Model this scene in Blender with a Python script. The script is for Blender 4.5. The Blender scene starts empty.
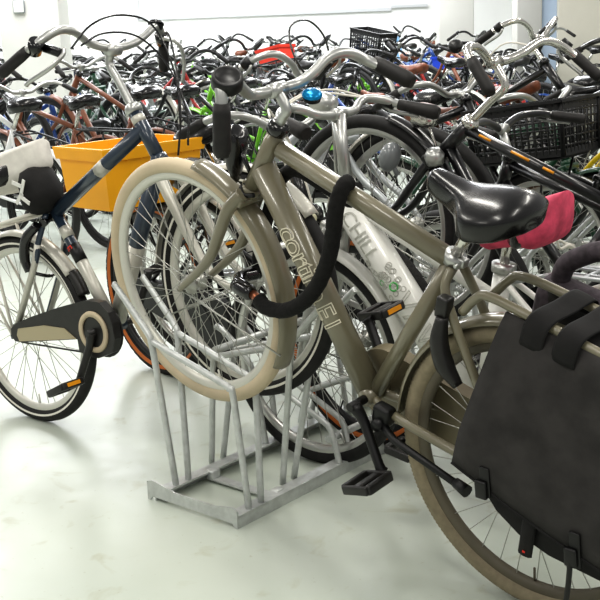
import bpy, bmesh, math, random
from mathutils import Vector, Matrix, Euler
PI = math.pi
random.seed(7)
sc = bpy.context.scene
COL = sc.collection

# ------------------------------------------------------------------ materials
def mat(name, col, rough=.5, metal=0., noise=0., nscale=30., bump=0., coat=0., col2=None, bscale=None):
    m = bpy.data.materials.new(name); m.use_nodes = True
    nt = m.node_tree; p = nt.nodes['Principled BSDF']
    c = [(x/255.)**2.2 for x in col]
    p.inputs['Base Color'].default_value = (*c, 1)
    p.inputs['Roughness'].default_value = rough
    p.inputs['Metallic'].default_value = metal
    if coat: p.inputs['Coat Weight'].default_value = coat; p.inputs['Coat Roughness'].default_value = .1
    if noise or bump:
        tc = nt.nodes.new('ShaderNodeTexCoord')
        n = nt.nodes.new('ShaderNodeTexNoise'); n.inputs['Scale'].default_value = nscale; n.inputs['Detail'].default_value = 5
        nt.links.new(tc.outputs['Object'], n.inputs['Vector'])
        if noise:
            r = nt.nodes.new('ShaderNodeValToRGB')
            d = [(x/255.)**2.2 for x in (col2 or [v*(1-noise) for v in col])]
            r.color_ramp.elements[0].position = .35; r.color_ramp.elements[1].position = .65
            r.color_ramp.elements[0].color = (*d, 1); r.color_ramp.elements[1].color = (*c, 1)
            nt.links.new(n.outputs['Fac'], r.inputs['Fac']); nt.links.new(r.outputs['Color'], p.inputs['Base Color'])
        if bump:
            b = nt.nodes.new('ShaderNodeBump'); b.inputs['Strength'].default_value = bump; b.inputs['Distance'].default_value = .004
            n2 = n
            if bscale:
                n2 = nt.nodes.new('ShaderNodeTexNoise'); n2.inputs['Scale'].default_value = bscale
                nt.links.new(tc.outputs['Object'], n2.inputs['Vector'])
            nt.links.new(n2.outputs['Fac'], b.inputs['Height']); nt.links.new(b.outputs['Normal'], p.inputs['Normal'])
    return m
M = {}
def mk(k, *a, **kw): M[k] = mat(k, *a, **kw)
mk('olive', (126,121,102), .28, 0, .08, 6, coat=.5)
mk('olive_dark', (120,113,93), .35, 0, .15, 8)
mk('rim_olive', (100,94,80), .45, 0, .08, 12)
mk('cream', (202,187,160), .7, 0, .10, 5, .1)
mk('tan_tire', (146,136,114), .8, 0, .08, 60, .2)
mk('rubber', (34,33,33), .65, 0, .3, 40, .2)
mk('knobby', (38,37,35), .8, 0, .4, 120, 1.0)
mk('orange_wall', (186,104,48), .7)
mk('brown_tire', (98,74,58), .7)
mk('white_band', (225,222,212), .5)
mk('rim_cream', (204,203,194), .35, .25)
mk('rim_silver', (196,196,192), .3, .8)
mk('rim_black', (30,30,32), .4)
mk('alu', (192,193,190), .33, .85, .06, 12)
mk('chrome', (214,212,206), .22, 1.)
mk('steel', (178,178,172), .35, .8)
mk('galv', (204,207,205), .38, .45, .08, 40)
mk('black', (20,20,21), .45)
mk('blackgloss', (18,18,20), .2, coat=.5)
mk('blackleather', (17,17,18), .27, 0, .2, 60, .05, coat=.3)
mk('grip', (38,36,35), .6, 0, .2, 60, .2)
mk('plastic_dark', (44,43,42), .4, 0, .15, 30)
mk('fabric', (58,56,55), .85, 0, .25, 14, .3, bscale=25)
mk('fabric_dark', (30,29,29), .85, 0, .2, 30, .2)
mk('fabric_purple', (82,74,80), .85, 0, .25, 60, .4)
mk('sleeve', (26,25,24), .9, 0, .4, 60, .8)
mk('blue_grey', (48,60,74), .3, 0, .1, 8, coat=.5)
mk('white_paint', (226,226,220), .3, 0, .05, 8, coat=.4)
mk('silver_paint', (196,194,184), .35, .3, .06, 9)
mk('offwhite', (214,210,200), .5)
mk('white_cloth', (226,222,214), .85, 0, .1, 18, .5)
mk('pink', (222,84,112), .75, 0, .2, 26, .9, bscale=30)
mk('orange', (255,180,36), .45, 0, .04, 5)
mk('wood', (176,112,58), .7, 0, .3, 20)
mk('blue_bell', (10,130,185), .25, .5)
mk('lens', (225,222,190), .1)
mk('red_lens', (170,22,18), .2)
mk('amber', (226,150,30), .3)
mk('beige_panel', (170,160,132), .45)
mk('lime', (150,214,40), .45)
mk('copper', (170,110,84), .3, .9)
mk('brown_leather', (112,62,38), .5, 0, .3, 30)
mk('text_light', (226,220,200), .5)
mk('text_grey', (186,186,178), .5)
mk('text_green', (90,176,98), .5)
mk('teal', (18,120,124), .5)
mk('red', (222,60,44), .5)
mk('frame_black', (24,24,26), .28, coat=.5)
mk('frame_blue', (30,66,130), .3, coat=.5)
mk('frame_lblue', (126,170,208), .3, coat=.4)
mk('frame_red', (150,40,36), .3, coat=.4)
mk('frame_green', (112,180,44), .35, coat=.3)
mk('frame_brown', (120,74,52), .4)
mk('frame_white', (220,222,222), .3, coat=.4)
mk('frame_grey', (120,124,126), .3, coat=.4)
mk('frame_silver', (186,190,192), .3, .5)
mk('frame_purple', (60,46,80), .3, coat=.4)
mk('frame_dgreen', (34,72,52), .3, coat=.4)
mk('frame_yellow', (228,196,40), .35)
mk('crate_blue', (40,72,190), .5)
mk('crate_black', (34,34,35), .45)
mk('crate_red', (220,66,50), .5)
mk('wicker', (150,108,66), .8, 0, .4, 90, .6)

# ------------------------------------------------------------------ mesh builder
def catmull(P, k=6):
    P = [Vector(p) for p in P]
    if len(P) < 3: return P
    out = []
    for i in range(len(P)-1):
        a = P[i-1] if i else P[0]*2-P[1]
        b, c = P[i], P[i+1]
        d = P[i+2] if i+2 < len(P) else P[-1]*2-P[-2]
        for j in range(k):
            t = j/k
            out.append(.5*((2*b)+(c-a)*t+(2*a-5*b+4*c-d)*t*t+(3*b-a-3*c+d)*t**3))
    out.append(P[-1]); return out
class MB:
    def __init__(s): s.v = []; s.f = []; s.m = []; s.s = []
    def add(s, vs, fs, mi=0, sm=True):
        b = len(s.v); s.v += [tuple(v) for v in vs]
        for f in fs: s.f.append(tuple(b+i for i in f)); s.m.append(mi); s.s.append(sm)
    def tube(s, P, r=.01, n=10, mi=0, caps=True, k=0, flat=None, fl=.45):
        P = catmull(P, k) if k else [Vector(p) for p in P]
        N = len(P); rs = r if isinstance(r, (list, tuple)) else None
        vs = []; fs = []; T0 = None; u = None
        for i in range(N):
            T = ((P[min(i+1, N-1)]-P[max(i-1, 0)])).normalized()
            if u is None:
                u = T.orthogonal().normalized()
                if flat: u = Vector(flat)-T*T.dot(Vector(flat)); u.normalize()
            else:
                u = T0.rotation_difference(T) @ u; u = (u-T*u.dot(T)).normalized()
            w = T.cross(u); T0 = T
            if rs:
                q = i*(len(rs)-1)/max(N-1, 1); a = int(min(q, len(rs)-2)); rr = rs[a]+(rs[a+1]-rs[a])*(q-a)
            else: rr = r
            for j in range(n):
                t = 2*PI*j/n; vs.append(P[i]+(u*math.cos(t)+w*math.sin(t)*(1 if not flat else fl))*rr)
        for i in range(N-1):
            for j in range(n):
                j2 = (j+1) % n; fs.append((i*n+j, i*n+j2, (i+1)*n+j2, (i+1)*n+j))
        s.add(vs, fs, mi)
        if caps:
            b = len(s.v)-len(vs)
            s.f.append(tuple(b+j for j in reversed(range(n)))); s.m.append(mi); s.s.append(False)
            s.f.append(tuple(b+(N-1)*n+j for j in range(n))); s.m.append(mi); s.s.append(False)
    def lathe(s, prof, c, ax=(0,1,0), n=20, mi=0, closed=False, a0=0, a1=2*PI, mis=None, wob=None):
        # prof: (radius, offset along ax)
        ax = Vector(ax).normalized(); c = Vector(c)
        u = Vector((1,0,0)) if abs(ax.x) < .9 else Vector((0,1,0))
        u = (u-ax*u.dot(ax)).normalized(); w = ax.cross(u)
        if abs(ax.y) > .99: u, w = Vector((1,0,0)), Vector((0,0,1))
        full = abs(a1-a0-2*PI) < 1e-6; K = len(prof); NN = n if full else n+1
        vs = []
        for i in range(NN):
            t = a0+(a1-a0)*i/n; d = u*math.cos(t)+w*math.sin(t)
            for q, (r, h) in enumerate(prof):
                rr = r+(wob(i, q) if wob else 0)
                vs.append(c+d*rr+ax*h)
        for i in range(n):
            i2 = (i+1) % NN
            for q in range(K if closed else K-1):
                q2 = (q+1) % K
                s.add_face_later(vs, (i*K+q, i*K+q2, i2*K+q2, i2*K+q), mis[q] if mis else mi)
        s.flush(vs)
        if not full and closed:
            b = len(s.v)-len(vs)
            s.f.append(tuple(b+q for q in range(K))); s.m.append(mi); s.s.append(False)
            s.f.append(tuple(b+n*K+q for q in reversed(range(K)))); s.m.append(mi); s.s.append(False)
    _q = None
    def add_face_later(s, vs, f, mi):
        if s._q is None: s._q = []
        s._q.append((f, mi))
    def flush(s, vs):
        b = len(s.v); s.v += [tuple(v) for v in vs]
        for f, mi in s._q or []: s.f.append(tuple(b+i for i in f)); s.m.append(mi); s.s.append(True)
        s._q = None
    def loft(s, secs, mi=0, caps=True, sm=True):
        K = len(secs[0]); vs = [v for q in secs for v in q]; fs = []
        for i in range(len(secs)-1):
            for j in range(K):
                j2 = (j+1) % K; fs.append((i*K+j, i*K+j2, (i+1)*K+j2, (i+1)*K+j))
        if caps: fs += [tuple(reversed(range(K))), tuple((len(secs)-1)*K+j for j in range(K))]
        s.add(vs, fs, mi, sm)
    def box(s, c, sz, rot=None, mi=0, bev=0.0):
        x, y, z = [q/2 for q in sz]; R = rot if rot is not None else Matrix.Identity(3)
        if isinstance(R, Euler): R = R.to_matrix()
        c = Vector(c); b = min(bev, x*.9, y*.9, z*.9)
        if b <= 0:
            vs = [c+R@Vector((i*x, j*y, k*z)) for i in (-1,1) for j in (-1,1) for k in (-1,1)]
            s.add(vs, [(0,1,3,2),(4,6,7,5),(0,4,5,1),(2,3,7,6),(0,2,6,4),(1,5,7,3)], mi, False); return
        bm = bmesh.new(); bmesh.ops.create_cube(bm, size=1)
        for v in bm.verts: v.co = Vector((v.co.x*2*x, v.co.y*2*y, v.co.z*2*z))
        bmesh.ops.bevel(bm, geom=list(bm.edges), offset=b, segments=2, profile=.6, affect='EDGES')
        bm.verts.index_update()
        s.add([c+R@v.co for v in bm.verts], [[v.index for v in f.verts] for f in bm.faces], mi, True); bm.free()
    def prism(s, poly, y0, y1, mi=0, sm=False):       # poly in (x,z), extruded along y
        n = len(poly)
        vs = [(x, y0, z) for x, z in poly]+[(x, y1, z) for x, z in poly]
        fs = [tuple(range(n)), tuple(reversed(range(n, 2*n)))]
        fs += [(i, n+i, n+(i+1) % n, (i+1) % n) for i in range(n)]
        s.add(vs, fs, mi, sm)
    def sphere(s, c, r, n=12, mi=0, sc3=(1,1,1)):
        vs = []; fs = []; c = Vector(c); m_ = n//2+1
        for i in range(m_):
            a = PI*i/(m_-1)
            for j in range(n):
                t = 2*PI*j/n; vs.append(c+Vector((math.sin(a)*math.cos(t)*sc3[0], math.sin(a)*math.sin(t)*sc3[1], math.cos(a)*sc3[2]))*r)
        for i in range(m_-1):
            for j in range(n):
                j2 = (j+1) % n; fs.append((i*n+j, (i+1)*n+j, (i+1)*n+j2, i*n+j2))
        s.add(vs, fs, mi)
    def mesh(s, name, mats):
        me = bpy.data.meshes.new(name); me.from_pydata(s.v, [], s.f)
        for m in (mats if isinstance(mats, (list, tuple)) else [mats]): me.materials.append(M[m] if isinstance(m, str) else m)
        me.polygons.foreach_set('material_index', s.m); me.polygons.foreach_set('use_smooth', s.s)
        me.validate(clean_customdata=False)
        bm = bmesh.new(); bm.from_mesh(me); bmesh.ops.recalc_face_normals(bm, faces=bm.faces[:]); bm.to_mesh(me); bm.free()
        return me
    def build(s, name, mats, parent=None, label=None):
        o = bpy.data.objects.new(name, s.mesh(name, mats)); COL.objects.link(o)
        if parent is not None: o.parent = parent
        if label: o['label'] = label
        return o
def tag(o, label, cat, group=None):
    o['label'] = label; o['category'] = cat
    if group: o['group'] = group
    return o
def empty(name, label, cat, group=None, mw=None):
    o = bpy.data.objects.new(name, None); COL.objects.link(o); o.empty_display_size = .1
    if mw is not None: o.matrix_world = mw
    return tag(o, label, cat, group)
def struct(mb, name, mats):
    o = mb.build(name, mats); o['kind'] = 'structure'; return o
def inlay(bm_text, **k): pass

# ------------------------------------------------------------------ places: rack frame (u across the rack, v along it)
RX, RY, RA = -.4512, 3.0705, -.7063
UX, UY = math.cos(RA), math.sin(RA); VX, VY = -UY, UX
def uv(u, v, z=0.): return Vector((RX+u*UX+v*VX, RY+u*UY+v*VY, z))
def pose(X, Y, psi, lean, tilt, R, lift=0.):
    m = Matrix.Rotation(psi, 4, 'Z') @ Matrix.Rotation(lean, 4, 'X') @ Matrix.Rotation(-tilt, 4, 'Y')
    return Matrix.Translation((X, Y, R*math.cos(lean)+lift)) @ m @ Matrix.Translation((0, 0, -R))

# ------------------------------------------------------------------ bicycle parts
def wheel(root, name, hx, R, tw=.042, tire='rubber', rim='rim_silver', hi=True, spokes=36, band=None, knob=0, hubw=.05, tire_side=None, phase=0.):
    c = (hx, 0, R); rt = tw/2; n = 96 if hi else 36
    rb = R-tw*.92                                         # bead seat
    prof_rim = [(rb+.006, .011), (rb+.002, .013), (rb-.012, .0125), (rb-.021, .005), (rb-.021, -.005), (rb-.012, -.0125), (rb+.002, -.013), (rb+.006, -.011), (rb+.003, 0)]
    kt = 20 if hi else 8
    pt = [(R-rt+rt*math.cos(2*PI*i/kt), rt*math.sin(2*PI*i/kt)) for i in range(kt)]
    def sp(mb, mi=0, r=.0012):
        rf = .026; ri = rb-.018
        for i in range(spokes):
            a = 2*PI*i/spokes+phase; sd = 1 if i % 2 else -1
            da = (.55 if (i//2) % 2 else -.55)
            p = Vector((hx+ri*math.cos(a), sd*.003, R+ri*math.sin(a)))
            q = Vector((hx+rf*math.cos(a+da*2.2), sd*(hubw/2-.006), R+rf*math.sin(a+da*2.2)))
            mb.tube([q, p], r, 3 if not hi else 4, mi, caps=False)
    def hub(mb, mi=0):
        h = hubw/2
        mb.lathe([(0, -h-.025), (.006, -h-.025), (.006, -h-.006), (.028, -h+.004), (.029, -h+.008), (.015, -h+.014), (.014, h-.014), (.029, h-.008), (.028, h-.004), (.006, h+.006), (.006, h+.025), (0, h+.025)], c, n=16 if hi else 8, mi=mi)
    if hi:
        w = MB(); w.lathe(prof_rim, c, n=n, closed=True)
        if True:                                          # valve
            a = 4.2+phase; d = Vector((math.cos(a), 0, math.sin(a))); w.tube([Vector(c)+d*(rb-.02), Vector(c)+d*(rb-.055)], .003, 6)
        wo = w.build(name, rim, root)
        t = MB(); mats = [tire]
        mis = [0]*kt
        if band:
            mats.append(band)
            for q in range(kt):
                aa = (q+.5)*2*PI/kt
                if abs(abs(math.atan2(math.sin(aa), math.cos(aa)))-1.75) < .22: mis[q] = 1
        if tire_side:
            mats.append(tire_side)
            for q in range(kt):
                aa = (q+.5)*2*PI/kt
                if 1.7 < abs(math.atan2(math.sin(aa), math.cos(aa))) < 2.3: mis[q] = len(mats)-1
        nn = (400 if knob < .0026 else 240) if knob else n
        if knob:
            def wob(i, q):
                a = abs(math.atan2(math.sin(q*2*PI/kt), math.cos(q*2*PI/kt)))
                return (knob if (i//(1 if knob < .0026 else 2)+q) % 2 else -knob*.3) if a < 1.3 else 0
        t.lathe(pt, c, n=nn, closed=True, mis=mis, wob=wob if knob else None)
        t.build('tire', mats, wo)
        s_ = MB(); sp(s_); s_.build('spokes', 'steel', wo)
        h_ = MB(); hub(h_); h_.build('hub', 'steel', wo)
        return wo
    w = MB(); w.lathe(pt, c, n=n, closed=True); w.lathe(prof_rim[::2], c, n=n, closed=True, mi=1)
    sp(w, 2, .0014); hub(w, 2)
    return w.build(name, [tire, rim, 'steel'], root)

def mudguard(root, name, hx, R, a0, a1, gap=.018, w=.06, m='black', hi=True, stays=((2.6, .045),), drop=.016, mtl='steel', reff=None):
    mb = MB(); n = 40 if hi else 14; k = 9 if hi else 5; Rg = R+gap
    prof = [(Rg-drop*(1-math.cos(t*1.45))/.88, w/2*math.sin(t*1.45)/.993) for t in [-1+2*i/(k-1) for i in range(k)]]
    prof += [(r-.0022, y) for r, y in reversed(prof)]
    mb.lathe(prof, (hx, 0, R), n=n, closed=True, a0=math.radians(a0), a1=math.radians(a1))
    for a, yy in stays:
        for sgn in (-1, 1):
            p = Vector((hx+Rg*math.cos(a)*.985, sgn*w*.46, R+Rg*math.sin(a)*.985))
            mb.tube([(hx, sgn*.055, R), p], .0028, 6, 1)
    return mb.build(name, [m, mtl], root)

def saddle(root, S, hi=True):
    # S: nose x/z, rear x/z, half width, material
    (nx, nz), (rx, rz), hw, m = S['nose'], S['rear'], S.get('hw', .105), S.get('m', 'blackleather')
    L = nx-rx; secs = []
    T = [(0,.12,.014,-.03),(.015,.20,.026,0),(.05,.25,.036,.02),(.14,.29,.042,.0),(.27,.36,.046,-.03),(.38,.50,.052,-.04),(.47,.74,.058,-.02),(.54,.93,.066,.0),(.62,1.0,.070,.02),(.74,1.0,.068,.04),(.85,.94,.062,.04),(.93,.76,.05,.0),(.98,.48,.034,-.06),(1.0,.25,.018,-.1)]
    n = 20 if hi else 10
    for t, wf, th, dz in T:
        x = nx-L*t; zt = nz+(rz-nz)*t+dz*.22; w = hw*wf; loop = []
        for j in range(n):
            a = 2*PI*j/n; cs, sn = math.cos(a), math.sin(a)
            y = w*math.copysign(abs(cs)**.8, cs)
            z = zt+(sn*.018 if sn > 0 else 0)-(.0 if sn > 0 else th*abs(sn)**.45)-.018-.5*th*(abs(y)/hw)**2*(1 if t > .4 else .3)
            loop.append((x, y, z))
        secs.append(loop)
    mb = MB(); mb.loft(secs)
    so = mb.build('saddle', m, root)
    if hi:
        r = MB(); z0 = rz-.075
        for sgn in (-1, 1):
            r.tube([(nx-.05*L, sgn*.008, nz-.05), (nx-.3*L, sgn*.02, z0), (nx-.65*L, sgn*.022, z0), (rx+.1*L, sgn*.04, rz-.045)], .0035, 6, k=5)
            # coil springs
            P = [Vector((rx+.16*L+.013*math.cos(t*.9), sgn*.05+.013*math.sin(t*.9), z0+.0+.045*t/42)) for t in range(43)]
            r.tube(P, .0028, 5)
        r.build('saddle_rail', 'steel', so)
    return so

def dirv(p, q): d = Vector(q)-Vector(p); return d.normalized()

def bike(label, mw, S, name='bicycle', cat='bicycle', group=None, hi=True):
    """local axes: x forward, y to the rider's left, z up; the rear tyre touches the ground at the origin"""
    root = empty(name, label, cat, group, mw)
    R = S.get('R', .345); wb = S.get('wb', 1.10); Rf = S.get('Rf', R)
    fm = S.get('frame', 'frame_black'); n = 14 if hi else 7
    ht, hb, bb, st = [Vector((p[0], 0, p[1])) for p in (S['ht'], S['hb'], S['bb'], S['st'])]
    ax = (ht-hb).normalized(); rd = S.get('rad', (.016, .019, .016, .019))   # top, down, seat, head
    rh = Vector((0, 0, R)); fh = Vector((wb, 0, R))
    F = MB()
    F.tube([hb-ax*.0, ht], rd[3], n)
    F.lathe([(0, -.012), (rd[3]*1.25, -.012), (rd[3]*1.25, .012), (0, .012)], hb, ax, n)
    F.tube([bb, st+(st-bb).normalized()*S.get('st_ext', .015)], rd[2], n)
    F.lathe([(0, -.037), (.021, -.037), (.021, .037), (0, .037)], bb, n=n)
    if 'tt' in S:
        P = [Vector((p[0], 0, p[1])) for p in S['tt']]; F.tube(P, rd[0], n, k=0 if len(P) == 2 else 6)
    P = [Vector((p[0], 0, p[1])) for p in S['dt']]; F.tube(P, rd[1], n, k=0 if len(P) == 2 else 6)
    for y in (-1, 1):
        dp = rh+Vector((0, y*.066, 0))
        if 'cs' in S: F.tube([bb+Vector((-.02, y*.02, 0))]+[Vector((a, y*b, c_)) for a, b, c_ in S['cs']]+[dp], .0115, n, k=5)
        else: F.tube([bb+Vector((-.02, y*.02, 0)), Vector((bb.x*.6, y*.045, bb.z*.6+R*.4)), dp], .011, n, k=5)
        if S.get('ss', True):
            sp_ = [Vector((a, y*b, c_)) for a, b, c_ in S['ssp']] if 'ssp' in S else [st+Vector((0, y*.012, -.01)), Vector((st.x*.7, y*.042, st.z*.7+R*.3))]
            F.tube(sp_+[dp], S.get('ssr', .0085), n, k=5)
        F.box(dp, (.05, .006, .035), bev=.002)
    F.build('frame', fm, root)
    # fork
    K = MB(); fx = S.get('fork'); fkm = S.get('fork_m', fm)
    cr = hb-ax*.02
    K.tube([hb, cr-ax*.0], rd[3]*1.05, n)
    K.box(cr, (.045, .115 if 'fork_w' not in S else S['fork_w'], .026), Matrix.Rotation(-math.atan2(ax.x, ax.z)*-1, 3, 'Y'), bev=.008)
    for y in (-1, 1):
        if fx: pts = [Vector((a, y*b, c_)) for a, b, c_ in fx]
        else: pts = [cr+Vector((0, y*.045, 0)), cr-ax*.15+Vector((0, y*.05, 0)), fh+Vector((-.05, y*.055, .10)), fh+Vector((0, y*.056, .0))]
        K.tube(pts, S.get('fork_r', [.0145, .0135, .012, .009]), n, k=6)
    K.build('fork', fkm, root)
    # wheels
    W = dict(hi=hi, spokes=36 if hi else 18)
    tw_ = S.get('tw', .042)
    fw = wheel(root, 'front_wheel', wb, Rf, tw=S.get('ftw', tw_), tire=S.get('ftire', 'rubber'), rim=S.get('frim', 'rim_silver'), band=S.get('band'), knob=S.get('fknob', 0), tire_side=S.get('side'), phase=S.get('fph', .1), **W)
    rw = wheel(root, 'rear_wheel', 0, R, tw=tw_, tire=S.get('rtire', 'rubber'), rim=S.get('rrim', 'rim_silver'), band=S.get('band'), knob=S.get('rknob', 0), tire_side=S.get('side'), hubw=.07, phase=.3, **W)
    # stem and handlebar
    cl = Vector((S['clamp'][0], 0, S['clamp'][1]))
    b = MB(); H = S.get('bar'); full = S.get('barfull')
    if full: pts = [Vector(p) for p in full]
    else:
        hp = [Vector((cl.x+p[0], p[1], cl.z+p[2])) for p in H]
        pts = [Vector((p.x, -p.y, p.z)) for p in reversed(hp[1:])]+hp
    b.tube(pts, S.get('bar_r', .0125), n, k=5)
    bo = b.build('handlebar', S.get('bar_m', 'alu'), root)
    s_ = MB(); q0 = ht+ax*.004
    if S.get('stem_bend', True):
        q1 = ht+ax*max((cl-ht).dot(ax)-.02, .02)
        s_.tube([q0, q0+(q1-q0)*.6, q1, cl], .0125, n, k=5)
    else: s_.tube([q0, q0.lerp(cl,.45), cl], S.get('stem_r', [.016, .015, .013]), n)
    s_.lathe([(0, -.024), (.018, -.024), (.018, .024), (0, .024)], cl, n=n)
    so = s_.build('stem', S.get('stem_m', 'alu'), root)
    hs = MB(); hs.lathe([(rd[3], -.012), (rd[3]*1.25, -.010), (rd[3]*1.3, .006), (rd[3]*.95, .018), (.0, .018)], ht, ax, n); hs.build('headset', S.get('hs_m', 'blackgloss'), root)
    for sgn in (1, -1):
        E_ = pts[-1] if sgn == 1 else pts[0]; E0 = pts[-2] if sgn == 1 else pts[1]
        d = (E_-E0).normalized(); Lg = S.get('grip_l', .12); g = MB()
        P = [E_-d*Lg+d*.006, E_-d*Lg*.75, E_-d*Lg*.4, E_-d*.012, E_+d*.003]
        g.tube(P, S.get('grip_r', [.0155, .017, .0165, .018, .013]), n)
        g.build('grip', S.get('grip_m', 'grip'), bo)
        if S.get('lever') and (S['lever'] != 'right' or sgn == -1):
            l = MB(); p0 = E_-d*(Lg+.025); fwd = Vector((1, 0, -.35)).normalized()
            l.lathe([(0, -.016), (.019, -.016), (.019, .016), (0, .016)], p0, d, n, mi=1)
            l.tube([p0+fwd*.012, p0+fwd*.035+d*.02, p0+fwd*.05+d*.06, p0+fwd*.045+d*.12, p0+fwd*.05+d*.135], .0062, 8, k=4)
            l.build('brake_lever', ['alu', 'black'], bo)
    # saddle and post
    if 'saddle' in S:
        sd = S['saddle']; d = (st-bb).normalized()
        top = Vector((st.x+d.x*((sd['rear'][1]-.07-st.z)/d.z), 0, sd['rear'][1]-.07))
        p = MB(); p.tube([st, top], .0135, n)
        po = p.build('seat_post', S.get('post_m', 'chrome'), root)
        if hi:
            c_ = MB(); c_.lathe([(0, -.012), (rd[2]*1.25, -.012), (rd[2]*1.3, .012), (0, .012)], st+d*.012, d, n); c_.box(st+d*.01+Vector((-.02, 0, 0)), (.026, .022, .02), bev=.004)
            c_.tube([st+d*.01+Vector((-.024, -.02, 0)), st+d*.01+Vector((-.024, .03, 0))], .004, 8)
            c_.build('seat_clamp', 'alu', po)
        saddle(root, sd, hi)
    # mudguards
    if S.get('fg'): mudguard(root, 'front_mudguard', wb, Rf, *S['fg'], m=S.get('fg_m', fm), hi=hi, w=S.get('gw', .058), stays=S.get('fst', ((math.radians(188), 0),)))
    if S.get('rg'): mudguard(root, 'rear_mudguard', 0, R, *S['rg'], m=S.get('rg_m', fm), hi=hi, w=S.get('gw', .058), stays=S.get('rst', ((math.radians(150), 0),)))
    # drivetrain
    cc = S.get('case')
    if cc:
        c_ = MB(); r1, r2 = .098, .05; y0, y1 = -.085, -.045; poly = []
        for i in range(14): t = -PI/2+PI*i/13; poly.append((bb.x+r1*math.cos(t), bb.z+r1*math.sin(t)))
        for i in range(10): t = PI/2+PI*i/9; poly.append((-.01+r2*math.cos(t), R+r2*math.sin(t)))
        c_.prism(poly, y0, y1)
        c_.build('chain_case', cc, root)
    elif S.get('chain', True):
        c_ = MB(); c_.lathe([(.085, -.052), (.092, -.05), (.092, -.047), (.085, -.045), (.07, -.0485)], bb, n=28 if hi else 14, closed=True)
        for i in range(4):
            a = i*PI/2+.3; c_.tube([bb+Vector((0, -.0485, 0)), bb+Vector((.075*math.cos(a), -.0485, .075*math.sin(a)))], .006, 5)
        for sg in (1, -1): c_.tube([bb+Vector((0, -.0485, sg*.09)), Vector((0, -.0485, R+sg*.035))], .0035, 4)
        c_.lathe([(.01, -.05), (.036, -.05), (.036, -.046), (.01, -.046)], (0, 0, R), n=12, closed=True)
        c_.build('chain', S.get('chain_m', 'plastic_dark'), root)
    ca = S.get('crank', -1.9); cm = S.get('crank_m', 'black')
    for sgn in (1, -1):
        a = ca if sgn == 1 else ca+PI; e = Vector((math.cos(a), 0, math.sin(a)))
        cy = S.get('crank_y', .075); p0 = bb+Vector((0, sgn*cy, 0)); p1 = bb+e*.17+Vector((0, sgn*(cy+.025), 0))
        c_ = MB(); c_.tube([bb+Vector((0, sgn*.03, 0)), p0+Vector((0, sgn*.018, 0))], .011, n)
        c_.tube([p0, p0+e*.05, p1-e*.02, p1], [.017, .0125, .012, .015], n, k=3)
        co = c_.build('crank_arm', cm, root)
        pd = MB(); pc = p1+Vector((0, sgn*.058, 0)); pa = S.get('pedal_a', .15); Rm = Matrix.Rotation(-pa, 3, 'Y')
        def P_(x, y, z): return pc+Rm@Vector((x, y, z))
        if hi:
            for xx in (-.038, .038): pd.box(P_(xx, 0, 0), (.016, .085, .024), Rm, bev=.005)
            for yy in (-.042, .042): pd.box(P_(0, yy, 0), (.08, .012, .022), Rm, bev=.004)
            pd.box(P_(0, 0, 0), (.024, .09, .018), Rm, bev=.005)
            for xx in ((-.047, .047) if sgn < 0 else ()): pd.box(P_(xx, 0, 0), (.003, .05, .012), Rm, 1)
        else: pd.box(pc, (.08, .085, .022), Rm, bev=.004)
        pd.build('pedal', ['plastic_dark', 'amber'], co)
    # carrier
    if S.get('carrier'):
        zc, x0, x1, hwid, m_ = S['carrier']; c_ = MB()
        if S.get('carrier_pts'):
            for y in (-1, 1): c_.tube([(a, y*b_, z_) for a, b_, z_ in S['carrier_pts']], .0105, n, k=5)
            xs = [x1+.06, x1+.18]
        else:
            c_.tube([(x0, .02, zc), (x0-.03, hwid, zc), (x1+.04, hwid, zc), (x1, hwid-.04, zc), (x1, -hwid+.04, zc), (x1+.04, -hwid, zc), (x0-.03, -hwid, zc), (x0, -.02, zc)], .0055 if hi else .007, n, k=3)
            xs = [x0-.06, (x0+x1)/2, x1+.06]
            c_.tube([(x0, 0, zc), (st.x-.01, 0, st.z-.03)], .006, n)
        for x_ in xs: c_.tube([(x_, -hwid, zc), (x_, hwid, zc)], .005, 6)
        for y in (-1, 1):
            c_.tube([((x0+x1)/2-.03, y*hwid, zc), (.0, y*.072, R)], .0055, 6)
            if hi: c_.tube([(x1+.05, y*hwid, zc), (-.01, y*.072, R)], .005, 6)
        if hi and not S.get('carrier_pts'): c_.tube([(x0, .03, zc), (x1, .03, zc)], .004, 6); c_.tube([(x0, -.03, zc), (x1, -.03, zc)], .004, 6)
        c_.build('rear_carrier', m_, root)
    if S.get('stand'):
        k_ = MB(); a, e = S['stand']; k_.box(Vector(a)+Vector((.0, -.01, .02)), (.05, .035, .05), bev=.01)
        k_.lathe([(0, -.02), (.015, -.02), (.015, .02), (0, .02)], a, n=10)
        k_.tube([a, Vector(a)*.8+Vector(e)*.2+Vector((0, .005, -.012)), e], [.012, .0095, .009], 10)
        k_.tube([Vector(e)+dirv(a, e)*-.03, Vector(e)+dirv(a, e)*.008], [.012, .015], 10)
        k_.build('kickstand', S.get('stand_m', 'black'), root)
    if S.get('lamp'):
        l = MB(); p = Vector(S['lamp']); dz = S.get('lamp_r', .032)
        l.lathe([(0, -.05), (dz*.5, -.048), (dz*.9, -.02), (dz, .012), (dz, .02), (dz*.9, .022)], p, (1, 0, -.05), 14)
        l.tube([p, p+Vector((-.04, 0, -.03)), hb], .005, 6)
        lo = l.build('headlight', S.get('lamp_m', 'blackgloss'), root)
        l2 = MB(); l2.lathe([(0, .024), (dz*.5, .023), (dz*.9, .019)], p, (1, 0, -.05), 14); l2.build('lens', 'lens', lo)
    if S.get('tail'):
        p = Vector(S['tail']); l = MB(); l.box(p, (.025, .07, .045), bev=.008, mi=0); l.box(p+Vector((.015, 0, 0)), (.02, .05, .03), mi=1); l.build('tail_light', ['red_lens', 'black'], root)
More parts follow.
